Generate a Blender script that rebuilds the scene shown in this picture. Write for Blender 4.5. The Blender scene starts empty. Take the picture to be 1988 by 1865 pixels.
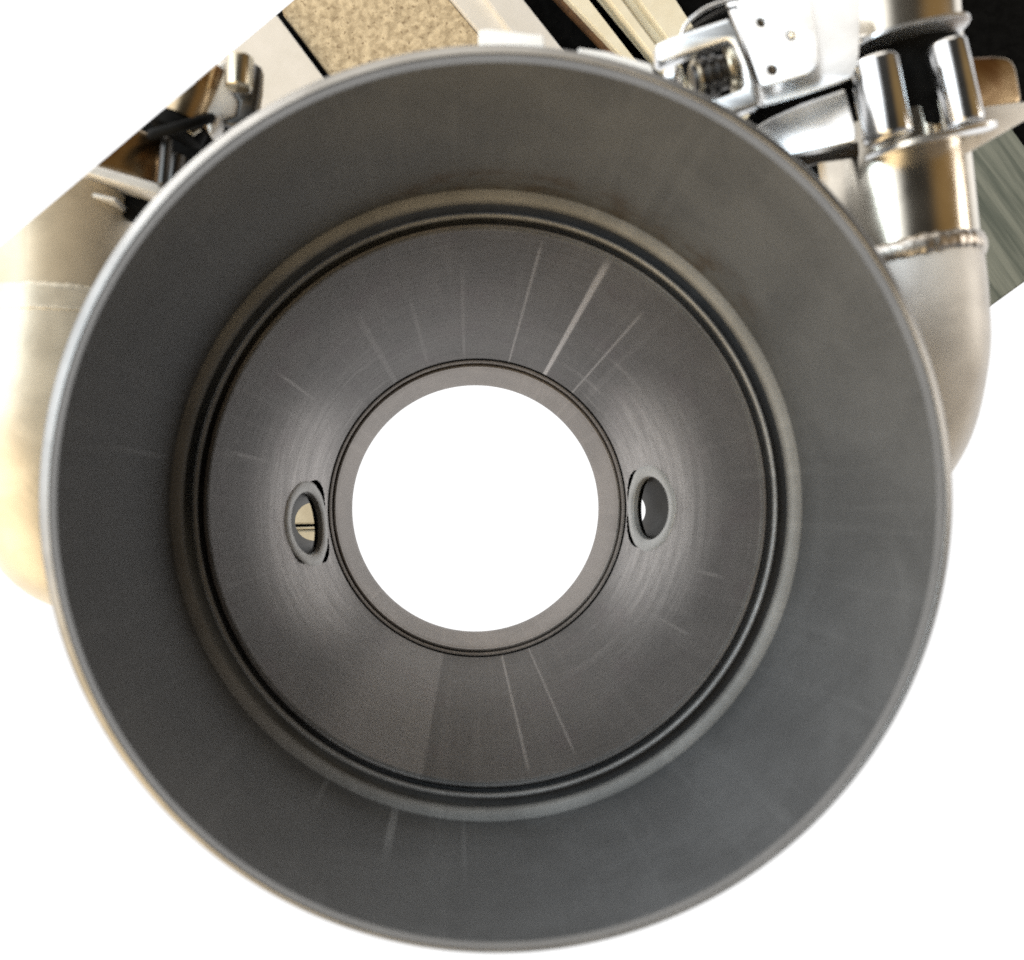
import bpy, bmesh, math, random
from mathutils import Vector, Matrix, noise as mnoise

R_ = math.radians
random.seed(7)
S = 0.01                      # one working unit (u) is a centimetre
sc = bpy.context.scene
col = sc.collection

# ------------------------------------------------------------------ camera
cam_d = bpy.data.cameras.new('camera')
cam = bpy.data.objects.new('camera', cam_d)
col.objects.link(cam)
sc.camera = cam
cam.location = (0, 0, 20 * S)
cam.rotation_euler = (0, 0, 0)
cam_d.sensor_width = 36.0
cam_d.lens = 36.0 * 2000 / 1988
cam_d.shift_x = (994 - 860) / 1988
cam_d.shift_y = (1006 - 932.5) / 1988
cam_d.clip_start = 0.005
cam_d.clip_end = 50
cam_d.dof.use_dof = True
cam_d.dof.focus_distance = 38 * S
cam_d.dof.aperture_fstop = cam_d.lens / 2.6

# ------------------------------------------------------------------ world
world = bpy.data.worlds.new('World')
sc.world = world
world.use_nodes = True
wt = world.node_tree
for n in list(wt.nodes):
    wt.nodes.remove(n)


class G:
    """small helper to write node trees as expressions"""
    def __init__(self, tree):
        self.t = tree

    def node(self, kind, **kw):
        n = self.t.nodes.new(kind)
        for k, v in kw.items():
            setattr(n, k, v)
        return n

    def put(self, sock, v):
        if isinstance(v, bpy.types.NodeSocket):
            self.t.links.new(v, sock)
        elif v is not None:
            if hasattr(sock.default_value, '__len__') and not hasattr(v, '__len__'):
                v = (v,) * len(sock.default_value)
            if hasattr(sock.default_value, '__len__') and len(sock.default_value) == 4 and len(v) == 3:
                v = (*v, 1)
            sock.default_value = v

    def m(self, op, a, b=None, c=None, clamp=False):
        n = self.node('ShaderNodeMath', operation=op, use_clamp=clamp)
        for i, v in enumerate((a, b, c)):
            if v is not None:
                self.put(n.inputs[i], v)
        return n.outputs[0]

    def vm(self, op, a, b=None):
        n = self.node('ShaderNodeVectorMath', operation=op)
        self.put(n.inputs[0], a)
        if b is not None:
            self.put(n.inputs[1], b)
        return n.outputs['Value'] if op in ('DOT_PRODUCT', 'LENGTH') else n.outputs[0]

    def step(self, x, a, b, lo=0.0, hi=1.0):
        n = self.node('ShaderNodeMapRange', interpolation_type='SMOOTHSTEP')
        for i, v in enumerate((x, a, b, lo, hi)):
            self.put(n.inputs[i], v)
        return n.outputs[0]

    def mix(self, f, a, b, mode='MIX'):
        n = self.node('ShaderNodeMix', data_type='RGBA', blend_type=mode)
        self.put(n.inputs[0], f)
        self.put(n.inputs[6], a)
        self.put(n.inputs[7], b)
        return n.outputs[2]

    def comb(self, x, y, z):
        n = self.node('ShaderNodeCombineXYZ')
        for i, v in enumerate((x, y, z)):
            self.put(n.inputs[i], v)
        return n.outputs[0]

    def noise(self, vec, scale, detail=3.0, rough=0.5, dist=0.0):
        n = self.node('ShaderNodeTexNoise')
        self.put(n.inputs['Vector'], vec)
        n.inputs['Scale'].default_value = scale
        n.inputs['Detail'].default_value = detail
        n.inputs['Roughness'].default_value = rough
        n.inputs['Distortion'].default_value = dist
        return n.outputs[0]


g = G(wt)
tc = g.node('ShaderNodeTexCoord')
dirv = g.vm('NORMALIZE', tc.outputs['Generated'])
sep = g.node('ShaderNodeSeparateXYZ')
g.put(sep.inputs[0], dirv)
up = sep.outputs[2]
env = g.mix(g.step(up, 0.2, 0.9), (0.07, 0.066, 0.06), (0.035, 0.033, 0.030))
# the lit parts of the room round the object: window, door, timber, dark corner
for d, a, b, c in (
        ((-0.84, 0.30, 0.45), 0.66, 0.92, (2.3, 2.36, 2.42)),      # window
        ((-0.60, -0.66, 0.45), 0.70, 0.93, (3.0, 2.35, 1.45)),   # warm reflection low on the left
        ((-0.10, 0.93, 0.35), 0.80, 0.97, (1.9, 1.78, 1.6)),    # pale door
        ((0.90, 0.05, 0.45), 0.70, 0.92, (0.25, 0.16, 0.065)),     # timber
        ((0.70, -0.55, 0.45), 0.85, 0.98, (0.16, 0.17, 0.19))):
    v = Vector(d).normalized()
    env = g.mix(g.step(g.vm('DOT_PRODUCT', dirv, tuple(v)), a, b), env, c)
env = g.mix(g.step(up, -0.35, -0.12), (1.15, 1.15, 1.15), env)    # white backdrop all round below
bg = g.node('ShaderNodeBackground')
g.put(bg.inputs[0], env)
bg.inputs[1].default_value = 1.0
wo = g.node('ShaderNodeOutputWorld')
wt.links.new(bg.outputs[0], wo.inputs[0])


def area(name, loc, target, size, power, color):
    l = bpy.data.lights.new(name, 'AREA')
    l.shape = 'RECTANGLE'
    l.size, l.size_y = size[0] * S, size[1] * S
    l.energy = power
    l.color = color
    o = bpy.data.objects.new(name, l)
    col.objects.link(o)
    o.location = Vector(loc) * S
    o.rotation_euler = (Vector(target) * S - o.location).to_track_quat('-Z', 'Y').to_euler()
    return o


area('window_lamp', (-60, 22, 62), (2, 0, -6), (34, 46), 2.2, (0.61, 0.85, 1.0))
area('elbow_fill_lamp', (70, 14, 6), (11, 4, -6), (30, 20), 0.75, (1.0, 0.95, 0.88))  # added fill that brightens the right elbow, no visible source

area('low_fill_lamp', (-50, 62, -4), (2, 8, -29), (34, 26), 1.75, (1.0, 0.97, 0.92))  # added low fill for floor strips, pipes and clamp, kept off the bore

sc.view_settings.view_transform = 'Standard'
sc.view_settings.look = 'None'
sc.view_settings.exposure = 0.0
sc.view_settings.gamma = 1.0
sc.view_settings.use_curve_mapping = False
sc.render.engine = 'CYCLES'
sc.cycles.max_bounces = 10
sc.cycles.glossy_bounces = 6
sc.cycles.use_denoising = False


# ------------------------------------------------------------------ placing helpers
def P(px, py, d):
    """where the thing seen at this spot stands when it lies d units below the lens"""
    return Vector(((px - 860) / 2000 * d, -(py - 1006) / 2000 * d, 20 - d))


AX, AY = 1.06, 0.31           # axis of the round bore
ROOT = Vector((AX, AY, -14.0))


def new_mesh(name, verts, faces, smooth=35):
    me = bpy.data.meshes.new(name)
    me.from_pydata([tuple(v) for v in verts], [], faces)
    me.update()
    bm = bmesh.new()
    bm.from_mesh(me)
    bmesh.ops.recalc_face_normals(bm, faces=bm.faces)
    bm.to_mesh(me)
    bm.free()
    if smooth:
        for p in me.polygons:
            p.use_smooth = True
        me.set_sharp_from_angle(angle=R_(smooth))
    return me


def link(name, me, mat, parent=None, origin=None):
    """mesh given in u, world axes; stored about its thing's base"""
    o = bpy.data.objects.new(name, me)
    col.objects.link(o)
    base = parent_base(parent) if parent else (origin or Vector((0, 0, 0)))
    for v in me.vertices:
        v.co = (v.co - base) * S
    if parent:
        o.parent = parent
    else:
        o.location = base * S
    if mat:
        me.materials.append(mat)
    return o


def parent_base(o):
    while o.parent:
        o = o.parent
    return o.location / S


def tag(o, label=None, cat=None, group=None, kind=None):
    if label: o['label'] = label
    if cat: o['category'] = cat
    if group: o['group'] = group
    if kind: o['kind'] = kind
    return o


def thing(name, loc, label, cat, group=None):
    o = bpy.data.objects.new(name, None)
    col.objects.link(o)
    o.empty_display_size = 0.01
    o.location = Vector(loc) * S
    return tag(o, label, cat, group)


def revolve(prof, n=360, closed=True, hole=None, wobble=None):
    """prof: list of (radius, depth below lens). Turned about the bore axis."""
    verts, faces = [], []
    k = len(prof)
    for i in range(n):
        a = 2 * math.pi * i / n
        for j, (r, d) in enumerate(prof):
            rr = r + (wobble(a, j) if wobble else 0)
            verts.append((AX + rr * math.cos(a), AY + rr * math.sin(a), 20 - d))
    for i in range(n):
        for j in range(k if closed else k - 1):
            a, b = i * k + j, i * k + (j + 1) % k
            c, e = ((i + 1) % n) * k + (j + 1) % k, ((i + 1) % n) * k + j
            if hole:
                mid = (Vector(verts[a]) + Vector(verts[b]) + Vector(verts[c]) + Vector(verts[e])) / 4
                if hole(mid):
                    continue
            faces.append((a, b, c, e))
    return verts, faces


def catmull(pts, per=10):
    pts = [Vector(p) for p in pts]
    q = [2 * pts[0] - pts[1]] + pts + [2 * pts[-1] - pts[-2]]
    out = []
    for i in range(1, len(q) - 2):
        for s in range(per):
            t = s / per
            p0, p1, p2, p3 = q[i - 1], q[i], q[i + 1], q[i + 2]
            out.append(0.5 * ((2 * p1) + (p2 - p0) * t + (2 * p0 - 5 * p1 + 4 * p2 - p3) * t * t
                              + (3 * p1 - p0 - 3 * p2 + p3) * t ** 3))
    out.append(pts[-1])
    return out


def sweep(path, rad, n=64, cap=True):
    path = [Vector(p) for p in path]
    m = len(path)
    rads = rad if hasattr(rad, '__len__') else [rad] * m
    verts, faces = [], []
    t = (path[1] - path[0]).normalized()
    nrm = t.orthogonal().normalized()
    for i in range(m):
        t2 = (path[min(i + 1, m - 1)] - path[max(i - 1, 0)]).normalized()
        nrm = (nrm - t2 * nrm.dot(t2)).normalized()
        b = t2.cross(nrm)
        for j in range(n):
            a = 2 * math.pi * j / n
            verts.append(path[i] + (nrm * math.cos(a) + b * math.sin(a)) * rads[i])
    for i in range(m - 1):
        for j in range(n):
            faces.append((i * n + j, i * n + (j + 1) % n, (i + 1) * n + (j + 1) % n, (i + 1) * n + j))
    if cap:
        faces.append(tuple(range(n)))
        faces.append(tuple((m - 1) * n + j for j in range(n)))
    return verts, faces


def rod(a, b, r, bev=0.08, n=48):
    """round bar with softened ends"""
    a, b = Vector(a), Vector(b)
    L = (b - a).length
    t = (b - a) / L
    path, rads = [], []
    steps = 4
    for i in range(steps + 1):
        ang = math.pi / 2 * i / steps
        path.append(a + t * bev * (1 - math.sin(ang)) * -1 + t * bev)
        rads.append(r - bev + bev * math.sin(ang))
        path[-1] = a + t * bev * (1 - math.cos(ang))
    for i in range(steps + 1):
        ang = math.pi / 2 * (1 - i / steps)
        path.append(b - t * bev * (1 - math.cos(ang)))
        rads.append(r - bev + bev * math.sin(ang))
    # keep frames straight
    verts, faces = [], []
    u = t.orthogonal().normalized()
    w = t.cross(u)
    for p, rr in zip(path, rads):
        for j in range(n):
            an = 2 * math.pi * j / n
            verts.append(p + (u * math.cos(an) + w * math.sin(an)) * rr)
    m = len(path)
    for i in range(m - 1):
        for j in range(n):
            faces.append((i * n + j, i * n + (j + 1) % n, (i + 1) * n + (j + 1) % n, (i + 1) * n + j))
    faces.append(tuple(range(n)))
    faces.append(tuple((m - 1) * n + j for j in range(n)))
    return verts, faces


def ring(center, axis, R, r, n=160, k=12, flat=1.0, bump=0.0, seed=0, freq=9.0):
    """ring round an axis, section r (flat squeezes it along the axis); bump makes a weld"""
    center, axis = Vector(center), Vector(axis).normalized()
    u = axis.orthogonal().normalized()
    w = axis.cross(u)
    verts, faces = [], []
    for i in range(n):
        a = 2 * math.pi * i / n
        rad = u * math.cos(a) + w * math.sin(a)
        f = 1.0
        sh = 0.0
        if bump:
            f = 1 + bump * mnoise.noise(Vector((math.cos(a) * freq, math.sin(a) * freq, seed)))
            f += bump * 0.2 * math.sin(a * 42 + 2 * mnoise.noise(Vector((a * 3, seed, 0))))
            sh = bump * r * 0.8 * mnoise.noise(Vector((math.cos(a) * 3, math.sin(a) * 3, seed + 9)))
        for j in range(k):
            b = 2 * math.pi * j / k
            verts.append(center + rad * (R + r * f * math.cos(b)) + axis * (r * flat * f * math.sin(b) + sh))
    for i in range(n):
        for j in range(k):
            faces.append((i * k + j, i * k + (j + 1) % k, ((i + 1) % n) * k + (j + 1) % k, ((i + 1) % n) * k + j))
    return verts, faces


def plate(pts, d0, thick, holes=(), gx=0.0, gy=0.0, bev=0.02, c=None, rnd=0):
    """plate cut to an outline, standing d0 below the lens and leaning by gx, gy; real thickness, softened edges"""
    cx, cy = c or (sum(p[0] for p in pts) / len(pts), sum(p[1] for p in pts) / len(pts))

    def depth(px, py):
        return d0 + gx * (px - cx) + gy * (py - cy)
    loops = [list(pts)]
    for hx, hy, hr in holes:
        loops.append([(hx + hr * math.cos(t * math.pi / 12), hy + hr * math.sin(t * math.pi / 12)) for t in range(24)])
    if rnd:
        p, out = loops[0], []
        for i in range(len(p)):
            a, b, c2 = Vector(p[i - 1]), Vector(p[i]), Vector(p[(i + 1) % len(p)])
            r1 = min(rnd, (a - b).length * .45)
            r2 = min(rnd, (c2 - b).length * .45)
            s, e = b + (a - b).normalized() * r1, b + (c2 - b).normalized() * r2
            for t in range(5):
                t /= 4
                out.append(tuple(s * (1 - t) ** 2 + b * 2 * t * (1 - t) + e * t * t))
        loops[0] = out
    cu = bpy.data.curves.new('outline', 'CURVE')
    cu.dimensions = '2D'
    cu.fill_mode = 'BOTH'
    k = 0.01
    for lp in loops:
        sp = cu.splines.new('POLY')
        sp.points.add(len(lp) - 1)
        for q, (x, y) in zip(sp.points, lp):
            q.co = ((x - cx) * k, -(y - cy) * k, 0, 1)
        sp.use_cyclic_u = True
    cu.extrude = thick / 2 - bev
    cu.bevel_depth = bev
    cu.bevel_resolution = 2
    cu.offset = -bev
    o = bpy.data.objects.new('outline', cu)
    col.objects.link(o)
    bpy.context.view_layer.update()
    dg = bpy.context.evaluated_depsgraph_get()
    me = bpy.data.meshes.new_from_object(o.evaluated_get(dg))
    bpy.data.objects.remove(o)
    bpy.data.curves.remove(cu)
    for v in me.vertices:
        px, py = v.co.x / k + cx, -v.co.y / k + cy
        q = P(px, py, depth(px, py))
        q.z += v.co.z - thick / 2
        v.co = q
    bm = bmesh.new()
    bm.from_mesh(me)
    bmesh.ops.remove_doubles(bm, verts=bm.verts, dist=1e-4)
    bmesh.ops.recalc_face_normals(bm, faces=bm.faces)
    bm.to_mesh(me)
    bm.free()
    for p in me.polygons:
        p.use_smooth = p.area < .05
    me.set_sharp_from_angle(angle=R_(28))
    return me


def cut(me, p, nrm):
    """saw a mesh (in u) through a plane and close the cut"""
    bm = bmesh.new()
    bm.from_mesh(me)
    geom = bm.verts[:] + bm.edges[:] + bm.faces[:]
    res = bmesh.ops.bisect_plane(bm, geom=geom, dist=1e-5, plane_co=p, plane_no=nrm, clear_outer=True)
    edges = [e for e in res['geom_cut'] if isinstance(e, bmesh.types.BMEdge)]
    bmesh.ops.holes_fill(bm, edges=edges, sides=0)
    bm.to_mesh(me)
    bm.free()
    me.set_sharp_from_angle(angle=R_(35))
    return me


# ------------------------------------------------------------------ materials
def material(name):
    m = bpy.data.materials.new(name)
    m.use_nodes = True
    t = m.node_tree
    for n in list(t.nodes):
        t.nodes.remove(n)
    q = G(t)
    b = q.node('ShaderNodeBsdfPrincipled')
    o = q.node('ShaderNodeOutputMaterial')
    t.links.new(b.outputs[0], o.inputs[0])
    return m, q, b


def obj_co(q):
    """object coordinates in u"""
    c = q.node('ShaderNodeTexCoord').outputs['Object']
    return q.vm('MULTIPLY', c, (1 / S,) * 3)


def bump(q, b, h, dist, strength=1.0):
    n = q.node('ShaderNodeBump')
    n.inputs['Strength'].default_value = strength
    n.inputs['Distance'].default_value = dist * S
    q.put(n.inputs['Height'], h)
    q.t.links.new(n.outputs[0], b.inputs['Normal'])


def turned_metal(name, base, rough, marks=(), arcs=0.0, aniso=0.6, sector=None, tint=None, metal=1.0,
                 ground=(), stain=None):  # ground: centres of the painted sheen patches
    """lathe-turned steel: fine rings, cloudy wear, and straight pale streaks that run along the bore.
    marks: (angle deg, half width deg, r0, r1, strength)"""
    m, q, b = material(name)
    co = obj_co(q)
    s = q.node('ShaderNodeSeparateXYZ')
    q.put(s.inputs[0], co)
    x, y, z = s.outputs
    r = q.m('SQRT', q.m('ADD', q.m('MULTIPLY', x, x), q.m('MULTIPLY', y, y)))
    th = q.m('ARCTAN2', y, x)
    cth, sth = q.m('DIVIDE', x, r), q.m('DIVIDE', y, r)
    rings = q.noise(q.comb(q.m('MULTIPLY', q.m('ADD', r, z), 26), q.m('MULTIPLY', cth, 1.2), q.m('MULTIPLY', sth, 1.2)), 1.0, 3, .6)
    cloud = q.noise(co, 0.42, 7, .62, .4)
    grain = q.noise(co, 42.0, 2, .7)
    merid = q.noise(q.comb(q.m('MULTIPLY', cth, 22), q.m('MULTIPLY', sth, 22), q.m('MULTIPLY', z, 0.12)), 1.0, 3, .6)
    c = q.mix(q.step(cloud, .32, .70), tuple(v * .80 for v in base), tuple(v * 1.16 for v in base))
    if tint:
        c = q.mix(q.m('MULTIPLY', q.step(q.noise(co, .8, 3, .5), .5, .75), .5), c, tint)
    c = q.mix(q.m('MULTIPLY', q.step(merid, .5, .8), .42), c, tuple(v * 1.5 for v in base))
    c = q.mix(q.m('MULTIPLY', q.step(grain, .35, .65), .34), c, tuple(v * .5 for v in base))
    c = q.mix(q.m('MULTIPLY', q.step(rings, .5, .75), .16), c, tuple(v * 1.4 for v in base))
    mask = None
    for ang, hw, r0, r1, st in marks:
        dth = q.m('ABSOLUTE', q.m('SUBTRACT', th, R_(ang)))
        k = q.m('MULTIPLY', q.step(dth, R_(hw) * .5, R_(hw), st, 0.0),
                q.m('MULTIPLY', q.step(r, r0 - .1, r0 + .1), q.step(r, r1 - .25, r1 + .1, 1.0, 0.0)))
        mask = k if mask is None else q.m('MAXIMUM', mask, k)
    if sector:
        a0, a1, st = sector
        k = q.m('MULTIPLY', q.step(th, R_(a0), R_(a0 + 12), 0.0, st), q.step(th, R_(a1 - .5), R_(a1 + .2), 1.0, 0.0))
        mask = k if mask is None else q.m('MAXIMUM', mask, k)
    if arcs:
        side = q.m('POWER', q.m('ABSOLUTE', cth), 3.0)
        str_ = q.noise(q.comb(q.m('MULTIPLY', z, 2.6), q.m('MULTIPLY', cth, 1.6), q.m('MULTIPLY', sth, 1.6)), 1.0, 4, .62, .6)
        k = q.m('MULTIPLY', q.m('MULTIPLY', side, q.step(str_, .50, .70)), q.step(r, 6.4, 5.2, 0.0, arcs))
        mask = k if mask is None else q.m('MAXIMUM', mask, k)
    for gp in ground:                      # light sheen round the ports, painted into the colour
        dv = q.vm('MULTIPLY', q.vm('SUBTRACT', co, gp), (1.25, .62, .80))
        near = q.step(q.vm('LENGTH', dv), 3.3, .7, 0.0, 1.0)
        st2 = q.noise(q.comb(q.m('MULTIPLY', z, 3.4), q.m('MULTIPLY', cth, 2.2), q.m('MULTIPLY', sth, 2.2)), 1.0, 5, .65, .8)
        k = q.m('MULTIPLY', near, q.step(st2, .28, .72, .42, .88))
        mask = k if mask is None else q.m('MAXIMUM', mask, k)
    if mask is not None:
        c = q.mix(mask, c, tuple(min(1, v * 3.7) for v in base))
    if stain:                              # burnt weld soot along the joint
        sn = q.noise(q.comb(q.m('MULTIPLY', cth, 9), q.m('MULTIPLY', sth, 9), q.m('MULTIPLY', z, 2.2)), 1.0, 5, .7)
        k = q.m('MULTIPLY', q.step(r, stain[2], stain[3], 1.0, 0.0), q.m('MULTIPLY', q.step(th, R_(stain[0]), R_(stain[0] + 18)), q.step(th, R_(stain[1] - 18), R_(stain[1]), 1.0, 0.0)))
        c = q.mix(q.m('MULTIPLY', k, q.step(sn, .44, .64, 0.05, .65)), c, (.075, .052, .03))
    q.put(b.inputs['Base Color'], c)
    b.inputs['Metallic'].default_value = metal
    rg = q.m('ADD', q.m('MULTIPLY', cloud, .16), rough - .08)
    q.put(b.inputs['Roughness'], rg)
    b.inputs['Anisotropic'].default_value = aniso
    tg = q.node('ShaderNodeTangent', direction_type='RADIAL', axis='Z')
    q.t.links.new(tg.outputs[0], b.inputs['Tangent'])
    bump(q, b, q.m('ADD', q.m('MULTIPLY', rings, .7), q.m('MULTIPLY', grain, .5)), .012)
    return m


def steel(name, base, rough, speck=.15, tint=None, lumps=.0, metal=1.0):
    m, q, b = material(name)
    co = obj_co(q)
    cloud = q.noise(co, .9, 4, .55, .5)
    grain = q.noise(co, 30.0, 2, .7)
    c = q.mix(q.step(cloud, .3, .7), tuple(v * .86 for v in base), tuple(min(1, v * 1.08) for v in base))
    if tint:
        c = q.mix(q.step(q.noise(co, .6, 3, .5, .8), .48, .68), c, tint)
    c = q.mix(q.m('MULTIPLY', q.step(grain, .5, .75), speck), c, tuple(v * .5 for v in base))
    q.put(b.inputs['Base Color'], c)
    b.inputs['Metallic'].default_value = metal
    q.put(b.inputs['Roughness'], q.m('ADD', q.m('MULTIPLY', cloud, .14), rough - .07))
    h = q.m('MULTIPLY', grain, .05)
    if lumps:
        h = q.m('ADD', h, q.m('MULTIPLY', q.noise(co, 3.0, 3, .6), lumps))
    bump(q, b, h, .02)
    return m


def plain(name, a, bcol, rough, scale=2.0, detail=5, bmp=0.0, lo=.35, hi=.65, spots=None, stretch=None, spec=.4):
    m, q, b = material(name)
    co = obj_co(q)
    if stretch:                            # grain along the board
        (dx, dy), (ka, kl) = stretch
        al = q.vm('DOT_PRODUCT', co, (dx, dy, 0))
        ac = q.vm('DOT_PRODUCT', co, (-dy, dx, 0))
        co = q.comb(q.m('MULTIPLY', ac, ka), q.m('MULTIPLY', al, kl), 0.0)
    n = q.noise(co, scale, detail, .6, .2)
    c = q.mix(q.step(n, lo, hi), a, bcol)
    if spots:
        sp = q.noise(co, spots[0], 2, .6)
        c = q.mix(q.m('MULTIPLY', q.step(sp, spots[2], spots[2] + .07), .85), c, spots[1])
    q.put(b.inputs['Base Color'], c)
    b.inputs['Roughness'].default_value = rough
    b.inputs['Specular IOR Level'].default_value = spec
    if bmp:
        bump(q, b, n, bmp)
    return m


M = {}
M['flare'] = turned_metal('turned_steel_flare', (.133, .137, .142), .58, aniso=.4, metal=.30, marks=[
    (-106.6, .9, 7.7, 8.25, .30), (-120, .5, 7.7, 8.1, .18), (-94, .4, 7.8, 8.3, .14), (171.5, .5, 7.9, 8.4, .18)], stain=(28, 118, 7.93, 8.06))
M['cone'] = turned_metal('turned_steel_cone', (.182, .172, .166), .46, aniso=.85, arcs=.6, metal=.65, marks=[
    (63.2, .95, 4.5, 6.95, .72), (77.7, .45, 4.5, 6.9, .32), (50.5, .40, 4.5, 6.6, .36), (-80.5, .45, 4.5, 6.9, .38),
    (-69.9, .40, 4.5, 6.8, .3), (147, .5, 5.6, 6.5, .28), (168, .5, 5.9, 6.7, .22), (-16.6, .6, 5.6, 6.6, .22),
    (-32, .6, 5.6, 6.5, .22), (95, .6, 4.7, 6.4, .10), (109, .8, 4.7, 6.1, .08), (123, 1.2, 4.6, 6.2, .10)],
    ground=((-5.14, -.48, 3.28), (5.16, -.02, 3.28)), sector=(-132, -102.9, .17), tint=(.167, .142, .146))  # ground: pale sheen painted in beside each port
M['sleeve'] = turned_metal('turned_steel_sleeve', (.33, .295, .268), .45, aniso=.4, metal=.6)
M['groove'] = turned_metal('turned_steel_groove', (.30, .30, .30), .42, aniso=.3, metal=.7)
M['ledge'] = turned_metal('turned_steel_ledge', (.25, .247, .24), .52, aniso=.3, metal=.3)
M['groove_shade'] = steel('groove_shade_steel', (.095, .10, .108), .42, metal=.4)  # darker steel that carries the shade of the groove floors
M['rim'] = steel('rim_steel', (.34, .335, .325), .36, metal=1.0)
M['pipe'] = steel('stainless_pipe', (.80, .73, .62), .20)
M['warm_pipe'] = steel('warm_stainless_pipe', (.70, .60, .45), .45, metal=.3)
M['elbow'] = steel('satin_elbow', (.84, .82, .79), .46, lumps=.3, metal=.3)
M['warm'] = steel('warm_satin_elbow', (.80, .73, .60), .42, lumps=.3, metal=.3)
M['weld'] = steel('weld_steel', (.66, .61, .55), .34, lumps=2.0)
M['clamp'] = steel('polished_clamp', (.90, .91, .92), .33, speck=.08)
M['barrel'] = steel('barrel_steel', (.84, .84, .84), .14, speck=.05)
M['collar'] = steel('collar_steel', (.60, .59, .57), .46, lumps=.8, metal=.4)
M['tube'] = steel('port_tube_steel', (.06, .055, .046), .55, metal=.25, tint=(.03, .024, .016))
M['brown_gold'] = steel('brown_gold_steel', (.46, .35, .22), .26, tint=(.24, .14, .07))  # brown-gold base with darker brown patches
M['dark'] = steel('dark_steel', (.10, .095, .09), .35)
M['dark_fill'] = plain('black_fill', (.003, .003, .003), (.007, .007, .007), .7, spec=.06)  # near-black, also stands in for shade in gaps and hollows
M['bolt'] = steel('bolt_steel', (.62, .55, .42), .25)

# ------------------------------------------------------------------ setting
DB = 50.0


def on_floor(pts, h=0.0):
    return [P(x, y, DB - h) for x, y in pts]


def slab(name, pts, top, thick, mat, **kw):
    """flat board lying below, outline given by its corners; top is its height above the floor"""
    up_ = [p.copy() for p in on_floor(pts, top)]
    dn = [p - Vector((0, 0, thick)) for p in up_]
    n = len(up_)
    f = [tuple(range(n)), tuple(range(2 * n - 1, n - 1, -1))]
    f += [(i, (i + 1) % n, n + (i + 1) % n, n + i) for i in range(n)]
    me = new_mesh(name, up_ + dn, f, smooth=0)
    bm = bmesh.new()
    bm.from_mesh(me)
    bmesh.ops.bevel(bm, geom=bm.edges[:], offset=.06, segments=2, affect='EDGES', clamp_overlap=True)
    bm.to_mesh(me)
    bm.free()
    o = kw.pop('origin', None) or sum(up_, Vector()) / n
    return link(name, me, mat, kw.get('parent'), origin=o)


def cutA(x):       # edge of the photographed floor, upper left
    return 2 + (568 - x) * 428 / 508


def along(x0, y0, x1, y1, t):
    return (x0 + (x1 - x0) * t, y0 + (y1 - y0) * t)


def meetA(x0, y0, x1, y1):
    """point of a joint line on the upper-left edge of the floor"""
    lo, hi = -4.0, 4.0
    f = lambda t: along(x0, y0, x1, y1, t)[1] - cutA(along(x0, y0, x1, y1, t)[0])
    for _ in range(60):
        mid = (lo + hi) / 2
        if f(mid) < 0: lo = mid
        else: hi = mid
    return along(x0, y0, x1, y1, lo)


def strip(l0, l1):
    """outline between two joint lines, from the floor's edge (or above the frame) to well under the round body"""
    a, b = meetA(*l0), meetA(*l1)

    def end(l):
        k = (430 - l[1]) / (l[3] - l[1])
        return along(*l, k)
    return [a, b, end(l1), end(l0)]


J = {  # joint lines between the strips of floor
    'w0': (250, -20, 405, 190), 'w1': (534, 24, 627, 148.5),
    't0': (549, 24, 643, 150), 't1': (872, 0, 929, 68),
    'f0': (878, 0, 935, 68), 'f1': (945, 0, 992, 62), 'f2': (1017, 0, 1093, 96),
    'b0': (1080, 0, 1172, 96), 'b1': (1101, 0, 1190, 94),
    'c0': (1103, 0, 1192, 94), 'c1': (1146, 0, 1228, 106), 'c2': (1182, 0, 1268, 110), 'c3': (1208, 0, 1290, 110),
    'c4': (1240, 0, 1318, 104), 'c5': (1313, 0, 1372, 90), 'g0': (1690, 140, 1850, 362), 'g1': (1788, 4, 1968, 254),
}
M['ground'] = plain('black_ground', (.002, .002, .002), (.004, .004, .004), .9, spec=.05)
M['dull'] = plain('dull_cream_reflection', (.42, .37, .27), (.50, .45, .34), .5, .8, 4)  # cream colour imitating reflections inside the left port
M['tan'] = plain('tan_concrete', (.40, .315, .20), (.66, .54, .36), .9, 2.6, 8, .05, .36, .66, spots=(4.2, (.22, .155, .09), .60))
M['tab'] = plain('pale_tab_paint', (.80, .78, .74), (.86, .84, .80), .5, .6, 4)
M['white'] = plain('white_paint', (.64, .61, .56), (.70, .67, .63), .5, .6, 4, .0, .3, .7, spots=(1.1, (.55, .50, .45), .71))
M['cream'] = plain('cream_paint', (.78, .71, .54), (.83, .77, .61), .45, .8, 4, spots=(2.6, (.45, .33, .18), .74))
M['wood'] = plain('brown_wood', (.06, .03, .015), (.15, .075, .03), .7, 1.4, 6, .05)
M['plank'] = plain('green_grey_plank', (.085, .10, .085), (.20, .215, .185), .7, 1.0, 5, .03, .36, .64,
                   stretch=((.585, -.811), (1.7, .10)))

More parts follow.
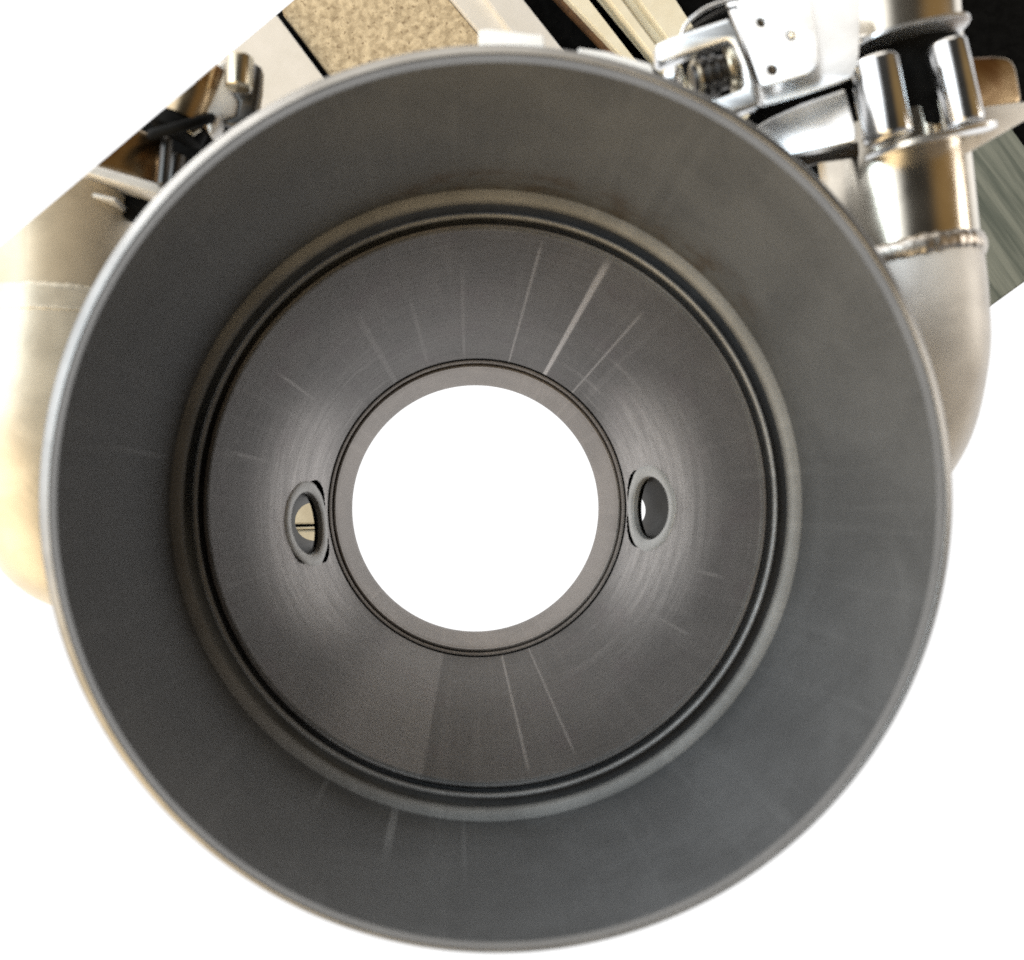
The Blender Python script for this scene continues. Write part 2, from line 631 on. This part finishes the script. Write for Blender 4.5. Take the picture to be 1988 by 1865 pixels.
gr = [(1160, -140), (2200, -140), (2200, 396), (1918, 599), (1500, 560), (1060, 430), (500, 330), (380, 160), (600, -25), (760, -140)]
o = slab('floor', gr, -.05, .6, M['ground'])
tag(o, kind='structure')
o = slab('pavement', strip(J['t0'], J['t1']), .45, .5, M['tan'])
tag(o, kind='structure')
o = slab('painted_board', strip(J['w0'], J['w1']), 1.0, 1.0, M['white'])
tag(o, 'white painted board with small scuffs beside the black joint and tan slab', 'board')
fr = thing('door_frame', P(985, 40, DB), 'off-white frame strip with chipped paint between the tan slab and black gap', 'door frame')
slab('shaded_step', strip(J['f0'], J['f1']), .7, .75, M['white'], parent=fr)
slab('frame_face', strip(J['f1'], J['f2']), 1.3, 1.35, M['white'], parent=fr)
o = slab('wood_strip', strip(J['b0'], J['b1']), .35, .4, M['wood'])
tag(o, 'dark brown wood strip lying in the black gap beside the cream track', 'wood strip')
tr = thing('door_track', P(1230, 40, DB), 'cream ribbed sliding door track beside the polished clamp', 'door track')
for a, b, h in (('c0', 'c1', .8), ('c1', 'c2', .25), ('c2', 'c3', 1.0), ('c3', 'c4', .3), ('c4', 'c5', .9)):
    slab('rail' if h > .5 else 'channel', strip(J[a], J[b]), h, h + .02 + .1 * (h > .5), M['cream'], parent=tr)
gp = [along(*J['g0'], -.2), along(*J['g1'], -.05), along(*J['g1'], 1.5), (1995, 543.5), (1918, 599), (1800, 560)]
o = slab('weathered_plank', gp, .3, .35, M['plank'])
tag(o, 'streaked grey-green plank lying right of the gold-tinted pipe', 'plank')
o = thing('reflection_panel', P(604, 1016, 46), 'dull cream stand-in panel for pale reflections with a dark line in the left side port', 'panel')  # added panel, imitates reflections off the elbow's inner wall
slab('board', [(545, 930), (648, 930), (648, 1017), (545, 1018.5)], 4.0, .3, M['dull'], parent=o)  # part of the reflection stand-in
slab('dark_line', [(545, 1012), (648, 1012), (648, 1034), (545, 1034)], 3.5, .3, M['ground'], parent=o)
slab('board', [(545, 1025), (648, 1022), (648, 1027), (545, 1029)], 4.1, .3, M['dull'], parent=o)  # part of the reflection stand-in
slab('board', [(545, 1031), (648, 1029.5), (648, 1100), (545, 1100)], 4.0, .3, M['dull'], parent=o)  # part of the reflection stand-in
# ------------------------------------------------------------------ the round steel body
root = thing('steel_manifold', ROOT, 'round grey steel funnel with grooved bore, side pipes and latched clamps', 'manifold')


def add(name, vf, mat, parent=root, smooth=35):
    return link(name, new_mesh(name, vf[0], vf[1], smooth), mat, parent)


def lerp(a, b, n):
    return [(a[0] + (b[0] - a[0]) * i / n, a[1] + (b[1] - a[1]) * i / n) for i in range(n + 1)]


# rim: rounded lip
rim = [(8.70, 20.40), (8.705, 20.05), (8.712, 20.015), (8.72, 20.002), (8.73, 20.0), (8.745, 20.008), (8.885, 20.088), (8.915, 20.11), (8.93, 20.16),
       (8.925, 20.6), (8.89, 20.75), (8.74, 20.75)]


def hand_ground(a, j):                       # the lip is a little wider on one side
    return (.005 + .03 * math.cos(a - R_(165)) - .10 * max(0, math.cos(a + R_(90)))) * min(1, max(0, (rim[j][0] - 8.745) / .15))


add('rim', revolve(rim, 420, wobble=hand_ground), M['rim'], smooth=50)
# flared wall
fl = lerp((8.715, 20.30), (7.82, 25.52), 14) + [(7.85, 25.75), (8.0, 25.9)]
fl += [(8.12, 25.6)] + lerp((8.2, 25.4), (8.88, 20.80), 4) + [(8.76, 20.5)]
add('flare_wall', revolve(fl, 420), M['flare'])
# ledge with its two grooves
lg = [(7.90, 25.62), (7.85, 25.50), (7.80, 25.50), (7.73, 25.53), (7.62, 25.55), (7.555, 25.61), (7.53, 25.70), (7.545, 25.78), (7.70, 25.90), (7.98, 26.0), (8.1, 25.8)]
add('ledge', revolve(lg, 420), M['ledge'], smooth=50)
gr_ = [(8.0, 26.2), (8.0, 26.75), (7.37, 26.75), (7.365, 25.95), (7.35, 25.89), (7.325, 25.86), (7.285, 25.86), (7.255, 25.885), (7.24, 25.93), (7.29, 26.05),
       (7.29, 26.75), (7.07, 26.8), (7.06, 26.12), (7.045, 26.06), (7.01, 26.05), (6.97, 26.12), (7.2, 27.2), (8.05, 27.1), (8.08, 26.2)]
add('grooved_ring', revolve(gr_, 420), M['groove'], smooth=40)

add('groove_shade_ring', revolve([(7.98, 26.25), (7.40, 26.25), (7.40, 26.5), (7.98, 26.5)], 360), M['groove_shade'])  # dark ring puts the outer groove's shade into the colour
add('groove_shade_ring', revolve([(7.275, 26.3), (7.085, 26.3), (7.085, 26.5), (7.275, 26.5)], 360), M['groove_shade'])  # same painted shade for the inner groove

# side ports
C0, C1 = (6.985, 26.08), (4.64, 32.0)
slope = (C0[0] - C1[0]) / (C1[1] - C0[1])


def cone_r(d):
    return C0[0] - (d - C0[1]) * slope


def port(ang, d):
    r = cone_r(d)
    a = R_(ang)
    rad = Vector((math.cos(a), math.sin(a), 0))
    p = Vector((AX, AY, 20 - d)) + rad * r
    n_out = (rad + Vector((0, 0, -slope))).normalized()         # outward through the wall
    return p, n_out, rad


ports = [port(-174.6, 30.72), port(-.2, 30.72)]
RH = 1.20


GAPS = [((-140, 30, .22), (-44, 26, .20), (42, 20, .15)), ((-52, 30, .19), (-126, 34, .20))]


def in_port(mid):
    for (p, n, rad), gaps in zip(ports, GAPS):
        q = mid - p
        ax_ = q.dot(n)
        if abs(ax_) > 1.6 or rad.dot(mid - Vector((AX, AY, 0))) < 0:
            continue
        fl_ = q - n * ax_
        u = Vector((-rad.y, rad.x, 0))
        t = math.degrees(math.atan2(fl_.dot(n.cross(u)), fl_.dot(u)))
        rh = RH
        if ax_ < .25:                                   # the fit round the collar is open in places
            for a, w_, ex in gaps:
                dt = abs((t - a + 180) % 360 - 180)
                if dt < w_:
                    rh = max(rh, 1.24 + ex * (math.cos(dt / w_ * math.pi / 2)) ** .7)
        else:
            rh = 1.75
        if fl_.length < rh:
            return True
    return False


cn = lerp(C0, C1, 150) + [(4.66, 32.12), (4.9, 32.2)] + lerp((5.05, 32.05), (7.25, 26.3), 24) + [(7.1, 26.05)]
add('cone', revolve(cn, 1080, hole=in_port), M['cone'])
# inner sleeve with beaded lip
sl = [(4.70, 32.16), (4.60, 32.10), (4.555, 32.14), (4.53, 32.22), (4.52, 32.34), (4.50, 32.30), (4.47, 32.28), (4.43, 32.31),
      (4.415, 32.42)] + lerp((4.40, 32.45), (4.03, 33.75), 8) + [(4.05, 33.85), (4.2, 33.85), (4.75, 32.4)]
add('inner_sleeve', revolve(sl, 360), M['sleeve'], smooth=40)
# dark seam ring between cone and sleeve
add('dark_seam_ring', revolve([(4.66, 32.05), (4.625, 32.05), (4.60, 32.2), (4.7, 32.25)], 360), M['dark_fill'])

for i, (p, n, rad) in enumerate(ports):
    u = Vector((-rad.y, rad.x, 0))
    w = n.cross(u)
    k, nn = 16, 160
    verts, faces = [], []
    prof = [(.93, .12), (.93, .03), (.94, -.015), (.965, -.035), (1.10, -.05), (1.22, -.042), (1.275, -.012), (1.29, .05), (1.29, .3), (1.1, .3)]
    for a in range(nn):
        t = 2 * math.pi * a / nn
        wob = 1 + .03 * mnoise.noise(Vector((math.cos(t) * 2.6, math.sin(t) * 2.6, i * 5)))
        for r, h in prof:
            rr = r * (wob if r > 1 else 1)
            q = u * math.cos(t) * rr + w * math.sin(t) * rr
            pos = p + q
            # follow the curved wall round the port
            dd = 20 - pos.z
            rloc = Vector((pos.x - AX, pos.y - AY, 0)).length
            sag = (cone_r(dd) - rloc)
            verts.append(pos + n * (h + sag * .86))
    K = len(prof)
    for a in range(nn):
        for j in range(K):
            faces.append((a * K + j, a * K + (j + 1) % K, ((a + 1) % nn) * K + (j + 1) % K, ((a + 1) % nn) * K + j))
    colr = add('port_collar', (verts, faces), M['collar'])
    gv, gf = [], []
    for a in range(96):
        t = 2 * math.pi * a / 96
        for r, h in ((1.0, .20), (1.85, .20), (1.85, .30), (1.0, .30)):
            q = u * math.cos(t) * r + w * math.sin(t) * r
            sag = cone_r(20 - (p + q).z) - Vector(((p + q).x - AX, (p + q).y - AY, 0)).length
            gv.append(p + q + n * (h + sag * .86))
    for a in range(96):
        for j in range(4):
            gf.append((a * 4 + j, a * 4 + (j + 1) % 4, ((a + 1) % 96) * 4 + (j + 1) % 4, ((a + 1) % 96) * 4 + j))
    add('port_gap_shade', (gv, gf), M['dark_fill'], parent=colr)  # black ring added as the shade behind the open collar gaps
    e = P(610, 1013, 33.4) if i == 0 else P(1216, 991.5, 33.4)
    c1, c2 = p + n * .45, e + Vector((0, 0, .8))
    verts, faces, st = [], [], 24
    for k2 in range(st + 1):
        f = k2 / st
        a0 = p + n * .06
        c = a0 * (1 - f) ** 3 + c1 * 3 * f * (1 - f) ** 2 + c2 * 3 * f * f * (1 - f) + e * f ** 3
        ww = (w * (1 - f) + rad * f).normalized()
        rr = .945 + (.62 - .945) * f
        for a in range(72):
            t = 2 * math.pi * a / 72
            verts.append(c + (u * math.cos(t) + ww * math.sin(t)) * rr)
    for k2 in range(st):
        for a in range(72):
            faces.append((k2 * 72 + a, k2 * 72 + (a + 1) % 72, (k2 + 1) * 72 + (a + 1) % 72, (k2 + 1) * 72 + a))
    tv, tf = verts, faces
    add('port_tube', (tv, tf), M['tube'], parent=colr)

# ------------------------------------------------------------------ side pipes
RP = 1.66


def pipe_run(pts, per=10):
    return catmull([P(*q) for q in pts], per)


re_ = pipe_run([(1757, 512, 24.2), (1766, 600, 24.2), (1768, 700, 24.5), (1738, 830, 25.4), (1655, 935, 27.1), (1540, 990, 28.6)])
eb = add('elbow_pipe', sweep(re_, RP, 72), M['elbow'])
add('weld_bead', ring(P(1755, 512, 24.2), (.17, -1, .05), RP + .0, .10, bump=.30, flat=2.2, seed=3), M['weld'], parent=eb)
add('pipe', sweep([P(1756, 522, 24.2), P(1743, 400, 24.2), P(1728, 260, 24.2)], RP - .02, 72), M['pipe'])
add('pipe', sweep([P(1722, 118, 24.2), P(1714, 0, 24.2), P(1705, -110, 24.2)], RP - .04, 72), M['pipe'])

le = pipe_run([(110, 584, 25.0), (100, 690, 25.0), (84, 850, 25.2), (112, 1020, 26.2), (200, 1072, 27.2), (285, 1085, 28.0)])
eb = add('elbow_pipe', sweep(le, RP + .06, 72), M['warm'])
add('weld_bead', ring(P(109, 588, 25.0), Vector((0, 1, 0.05)), RP - .01, .06, bump=.2, flat=3.4, seed=11), M['warm'], parent=eb)
add('weld_bead', ring(P(107, 618, 25.0), Vector((0, 1, 0.05)), RP + .055, .03, bump=.3, flat=1.5, seed=15), M['warm'], parent=eb)

# sawn-off side: everything on the left stops at the floor's edge line
pA, pB = P(568, 2, 24), P(60, 430, 24)
lens = Vector((0, 0, 20))
nA = (pA - lens).cross(pB - lens).normalized()
if nA.dot(P(300, 0, 24) - lens) < 0:
    nA = -nA


def add_cut(name, vf, mat, parent=root, smooth=35):
    me = new_mesh(name, vf[0], vf[1], smooth) if isinstance(vf, tuple) else vf
    return link(name, cut(me, lens, nA), mat, parent)


add_cut('pipe', sweep([P(109, 596, 25.0), P(112, 470, 25.0), P(125, 372, 25.0)], RP, 72), M['warm_pipe'])

# ------------------------------------------------------------------ right clamp
CZ = 23.2
cl = bpy.data.objects.new('pipe_clamp', None)
col.objects.link(cl)
cl.parent = root
cl['label'] = 'polished latch clamp with two barrels on the gold-tinted pipe'


def cadd(name, vf, mat, parent=cl, smooth=35):
    me = new_mesh(name, vf[0], vf[1], smooth) if isinstance(vf, tuple) else vf
    return link(name, me, mat, parent)


aT = R_(13)
uD = Vector((math.sin(aT), -math.cos(aT), 0))    # down the clamp
vR = Vector((math.cos(aT), math.sin(aT), 0))     # across it
wC = Vector((0, 0, 1))


def disc_plate(center, rx, rz, th, tilt, off=0.0):
    """oval flange standing across the pipe"""
    verts, faces = [], []
    n = 72
    ax = (uD * math.cos(tilt) + wC * math.sin(tilt)).normalized()
    wz = (wC * math.cos(tilt) - uD * math.sin(tilt)).normalized()
    lay = [(-th / 2, .97), (-th * .38, 1.0), (th * .38, 1.0), (th / 2, .97)]
    for h, f in lay:
        for j in range(n):
            a = 2 * math.pi * j / n
            ca, sa = math.cos(a), math.sin(a)
            e = 2.0 / 3.2
            x = math.copysign(abs(ca) ** e, ca) * rx * f
            y = math.copysign(abs(sa) ** e, sa) * rz * f
            verts.append(center + vR * x + wz * y + ax * h)
    for i in range(3):
        for j in range(n):
            faces.append((i * n + j, i * n + (j + 1) % n, (i + 1) * n + (j + 1) % n, (i + 1) * n + j))
    faces.append(tuple(range(n)))
    faces.append(tuple(3 * n + j for j in range(n)))
    return verts, faces


cadd('hollow_shade_core', rod(P(1728, 110, 24.0), P(1768, 285, 24.0), 1.48, .1), M['dark_fill'])  # black core added for the dark hollow between the barrels
cadd('flange', disc_plate(P(1757, 84, 22.9), 1.28, .95, .10, R_(3)), M['clamp'])
cadd('flange', disc_plate(P(1795, 281, 22.9), 1.30, 1.25, .14, R_(-8)), M['clamp'])
cadd('barrel', rod(P(1695, 118, 21.9), P(1726, 272, 21.9), .50, .1), M['barrel'])
cadd('barrel', rod(P(1834, 84, 22.2), P(1872, 246, 22.2), .42, .1), M['barrel'])
cadd('end_knob', rod(P(1672, 95, 22.6), P(1670, 75, 22.6), .28, .1), M['clamp'])
cadd('ear', plate([(1870, 112), (1935, 108), (1962, 112), (1974, 130), (1986, 200), (1900, 215), (1872, 240)], 23.2, .5, gx=.004, rnd=14, bev=.08), M['brown_gold'])
cadd('gusset', plate([(1830, 292), (1868, 275), (1904, 238), (1914, 207), (2010, 196), (2010, 222), (1880, 297), (1868, 300)], 23.0, .12, gx=.004), M['elbow'])
# latch plate: two layers, pierced and riveted
lp = cadd('latch_plate', plate([(1422, 28), (1436, 62), (1450, 105), (1466, 150), (1478, 206), (1560, 182), (1656, 150), (1668, 108), (1672, -30), (1400, -30)],
                               22.4, .16, gx=-.0045, gy=-.0018, rnd=10), M['clamp'])
cadd('cover_plate', plate([(1432, 20), (1452, 100), (1478, 168), (1576, 140), (1590, 124), (1586, 60), (1566, -30), (1432, -30)], 22.0, .12,
                          holes=((1478.8, 43.7, 9.5), (1500, 136, 10.5), (1537, 69, 11)), gx=-.0045, gy=-.0018, rnd=12), M['clamp'])
for hx, hy in ((1478.8, 43.7), (1500, 136)):
    dd = 22.28 - .0045 * (hx - 1520) - .0018 * (hy - 70)
    cadd('rivet_hole_fill', rod(P(hx, hy, dd + .1), P(hx, hy, dd), .11, .03, 24), M['dark'])  # dark inserts colour in the shade inside the two open holes
cadd('rivet_hole_fill', rod(P(1537, 69, 22.5), P(1537, 69, 22.02), .085, .04, 24), M['clamp'])
cadd('lower_band', plate([(1456, 250), (1500, 226), (1560, 200), (1642, 172), (1662, 250), (1662, 272), (1600, 288), (1530, 304), (1500, 290)], 22.6, .4,
                         gx=-.006, gy=-.002, rnd=8, bev=.06), M['clamp'])
cadd('lower_lip', plate([(1520, 312), (1600, 292), (1672, 272), (1690, 300), (1600, 312), (1540, 330)], 23.0, .2, gx=.002, bev=.05), M['dark'])
cadd('shadow_gap', plate([(1446, 236), (1480, 190), (1665, 135), (1680, 190), (1560, 215), (1465, 262)], 23.2, .3), M['dark_fill'])
# latch loop
cadd('latch_loop', plate([(1274, 86), (1300, 72), (1416, 34), (1434, 60), (1446, 100), (1470, 165), (1476, 205), (1424, 222), (1376, 196), (1404, 186),
                          (1446, 170), (1440, 130), (1424, 92), (1412, 80), (1360, 98), (1286, 126), (1276, 118)], 22.1, .42, gx=-.003, gy=.002, bev=.08, rnd=6), M['clamp'])
cadd('latch_bolt', rod(P(1345, 160, 22.8), P(1450, 128, 22.6), .36, .08), M['dark'])
for t in range(3):
    cadd('spring_coil', ring(P(1352 + t * 17, 158 - t * 5, 22.75), vR, .40, .05, 60, 10), M['dark' if t else 'bolt'])
cadd('washer', ring(P(1418, 136, 22.55), vR + Vector((0, 0, .25)), .44, .09, 72, 12), M['bolt'])
cadd('rod_end', rod(P(1296, 158, 22.3), P(1322, 146, 22.1), .24, .1), M['clamp'])
cadd('latch_backing', plate([(1322, 112), (1440, 78), (1462, 200), (1400, 215), (1350, 190)], 23.6, .2), M['dark_fill'])
cadd('wire_loop', sweep(catmull([P(1318, 92, 22.6), P(1330, 52, 22.6), P(1358, 25, 22.5), P(1392, 8, 22.5), P(1440, -4, 22.5)], 8), .045, 12), M['clamp'])
cadd('wire_loop', sweep(catmull([P(1330, 66, 22.7), P(1360, 45, 22.7), P(1400, 22, 22.6), P(1440, 12, 22.6)], 8), .035, 12), M['dark'])

# ------------------------------------------------------------------ left clamp (sawn off at the edge)
cr = bpy.data.objects.new('pipe_clamp', None)
col.objects.link(cr)
cr.parent = root
cr['label'] = 'dark coppery clamp with a gold bolt, cut off by the white edge'


def ladd(name, vf, mat):
    return add_cut(name, vf, mat, cr)


ladd('flange', plate([(100, 300), (186, 322), (306, 356), (320, 372), (300, 378), (180, 342), (90, 318)], 23.6, .9, gx=.002, bev=.05), M['elbow'])
ladd('flange', plate([(90, 352), (150, 366), (225, 384), (222, 392), (150, 378), (90, 362)], 23.8, .9, bev=.04), M['elbow'])
ladd('shadow_gap', plate([(200, 345), (290, 376), (330, 372), (280, 430), (236, 420), (215, 385)], 24.6, .5, bev=.05), M['dark_fill'])
ladd('backing', plate([(222, 330), (255, 248), (300, 215), (400, 228), (470, 236), (450, 268), (400, 310), (330, 365), (244, 430), (214, 405)], 25.4, .5, bev=.05), M['dark_fill'])
ladd('clamp_body', plate([(150, 290), (240, 250), (262, 246), (316, 270), (306, 362), (240, 345), (150, 318)], 24.1, .6, gx=.006, bev=.12, rnd=10), M['brown_gold'])
ladd('side_bar', rod(P(325, 268, 23.7), P(316, 362, 23.7), .13, .05), M['dark'])
ladd('side_bar', rod(P(345, 300, 24.2), P(335, 372, 24.2), .18, .05), M['dark'])
ax_l = (P(400, 190, 24) - P(310, 300, 24)).normalized()
ladd('black_ring', ring(P(352, 246, 23.8), Vector((-.25, .88, .40)), .70, .12, 90, 16), M['dark_fill'])
ladd('ring_core', rod(P(340, 262, 24.3), P(352, 236, 24.3), .66, .05), M['dark_fill'])
ladd('ring_chip', plate([(352, 245), (386, 246), (389, 252), (374, 262)], 23.5, .08, gx=.004), M['bolt'])
ladd('upper_pipe', sweep([P(356, 236, 24.2), P(372, 196, 24.2), P(392, 130, 24.2)], .62, 64), M['brown_gold'])
ladd('lug', plate([(404, 160), (424, 120), (440, 118), (446, 176), (462, 196), (456, 222), (430, 226), (424, 250), (406, 262), (398, 230)], 24.0, .5, gx=.004, bev=.08, rnd=6), M['elbow'])
ladd('lug_side', plate([(446, 178), (486, 178), (492, 120), (506, 130), (504, 170), (494, 232), (452, 245), (434, 238), (438, 228), (458, 222), (464, 198)], 24.2, .5, bev=.06), M['dark'])
ladd('bolt_head', rod(P(466, 110, 23.7), P(463, 173, 23.7), .31, .06), M['bolt'])

# ------------------------------------------------------------------ tabs on the rim
for pts in ([(930, 58), (945, 55), (1056, 68), (1060, 104), (930, 98)], [(1122, 92), (1180, 100), (1266, 124), (1272, 146), (1130, 120)]):
    link('mounting_tab', plate(pts, 21.2, .35, gx=-.003, gy=-.008, bev=.05, rnd=5), M['tab'], root)
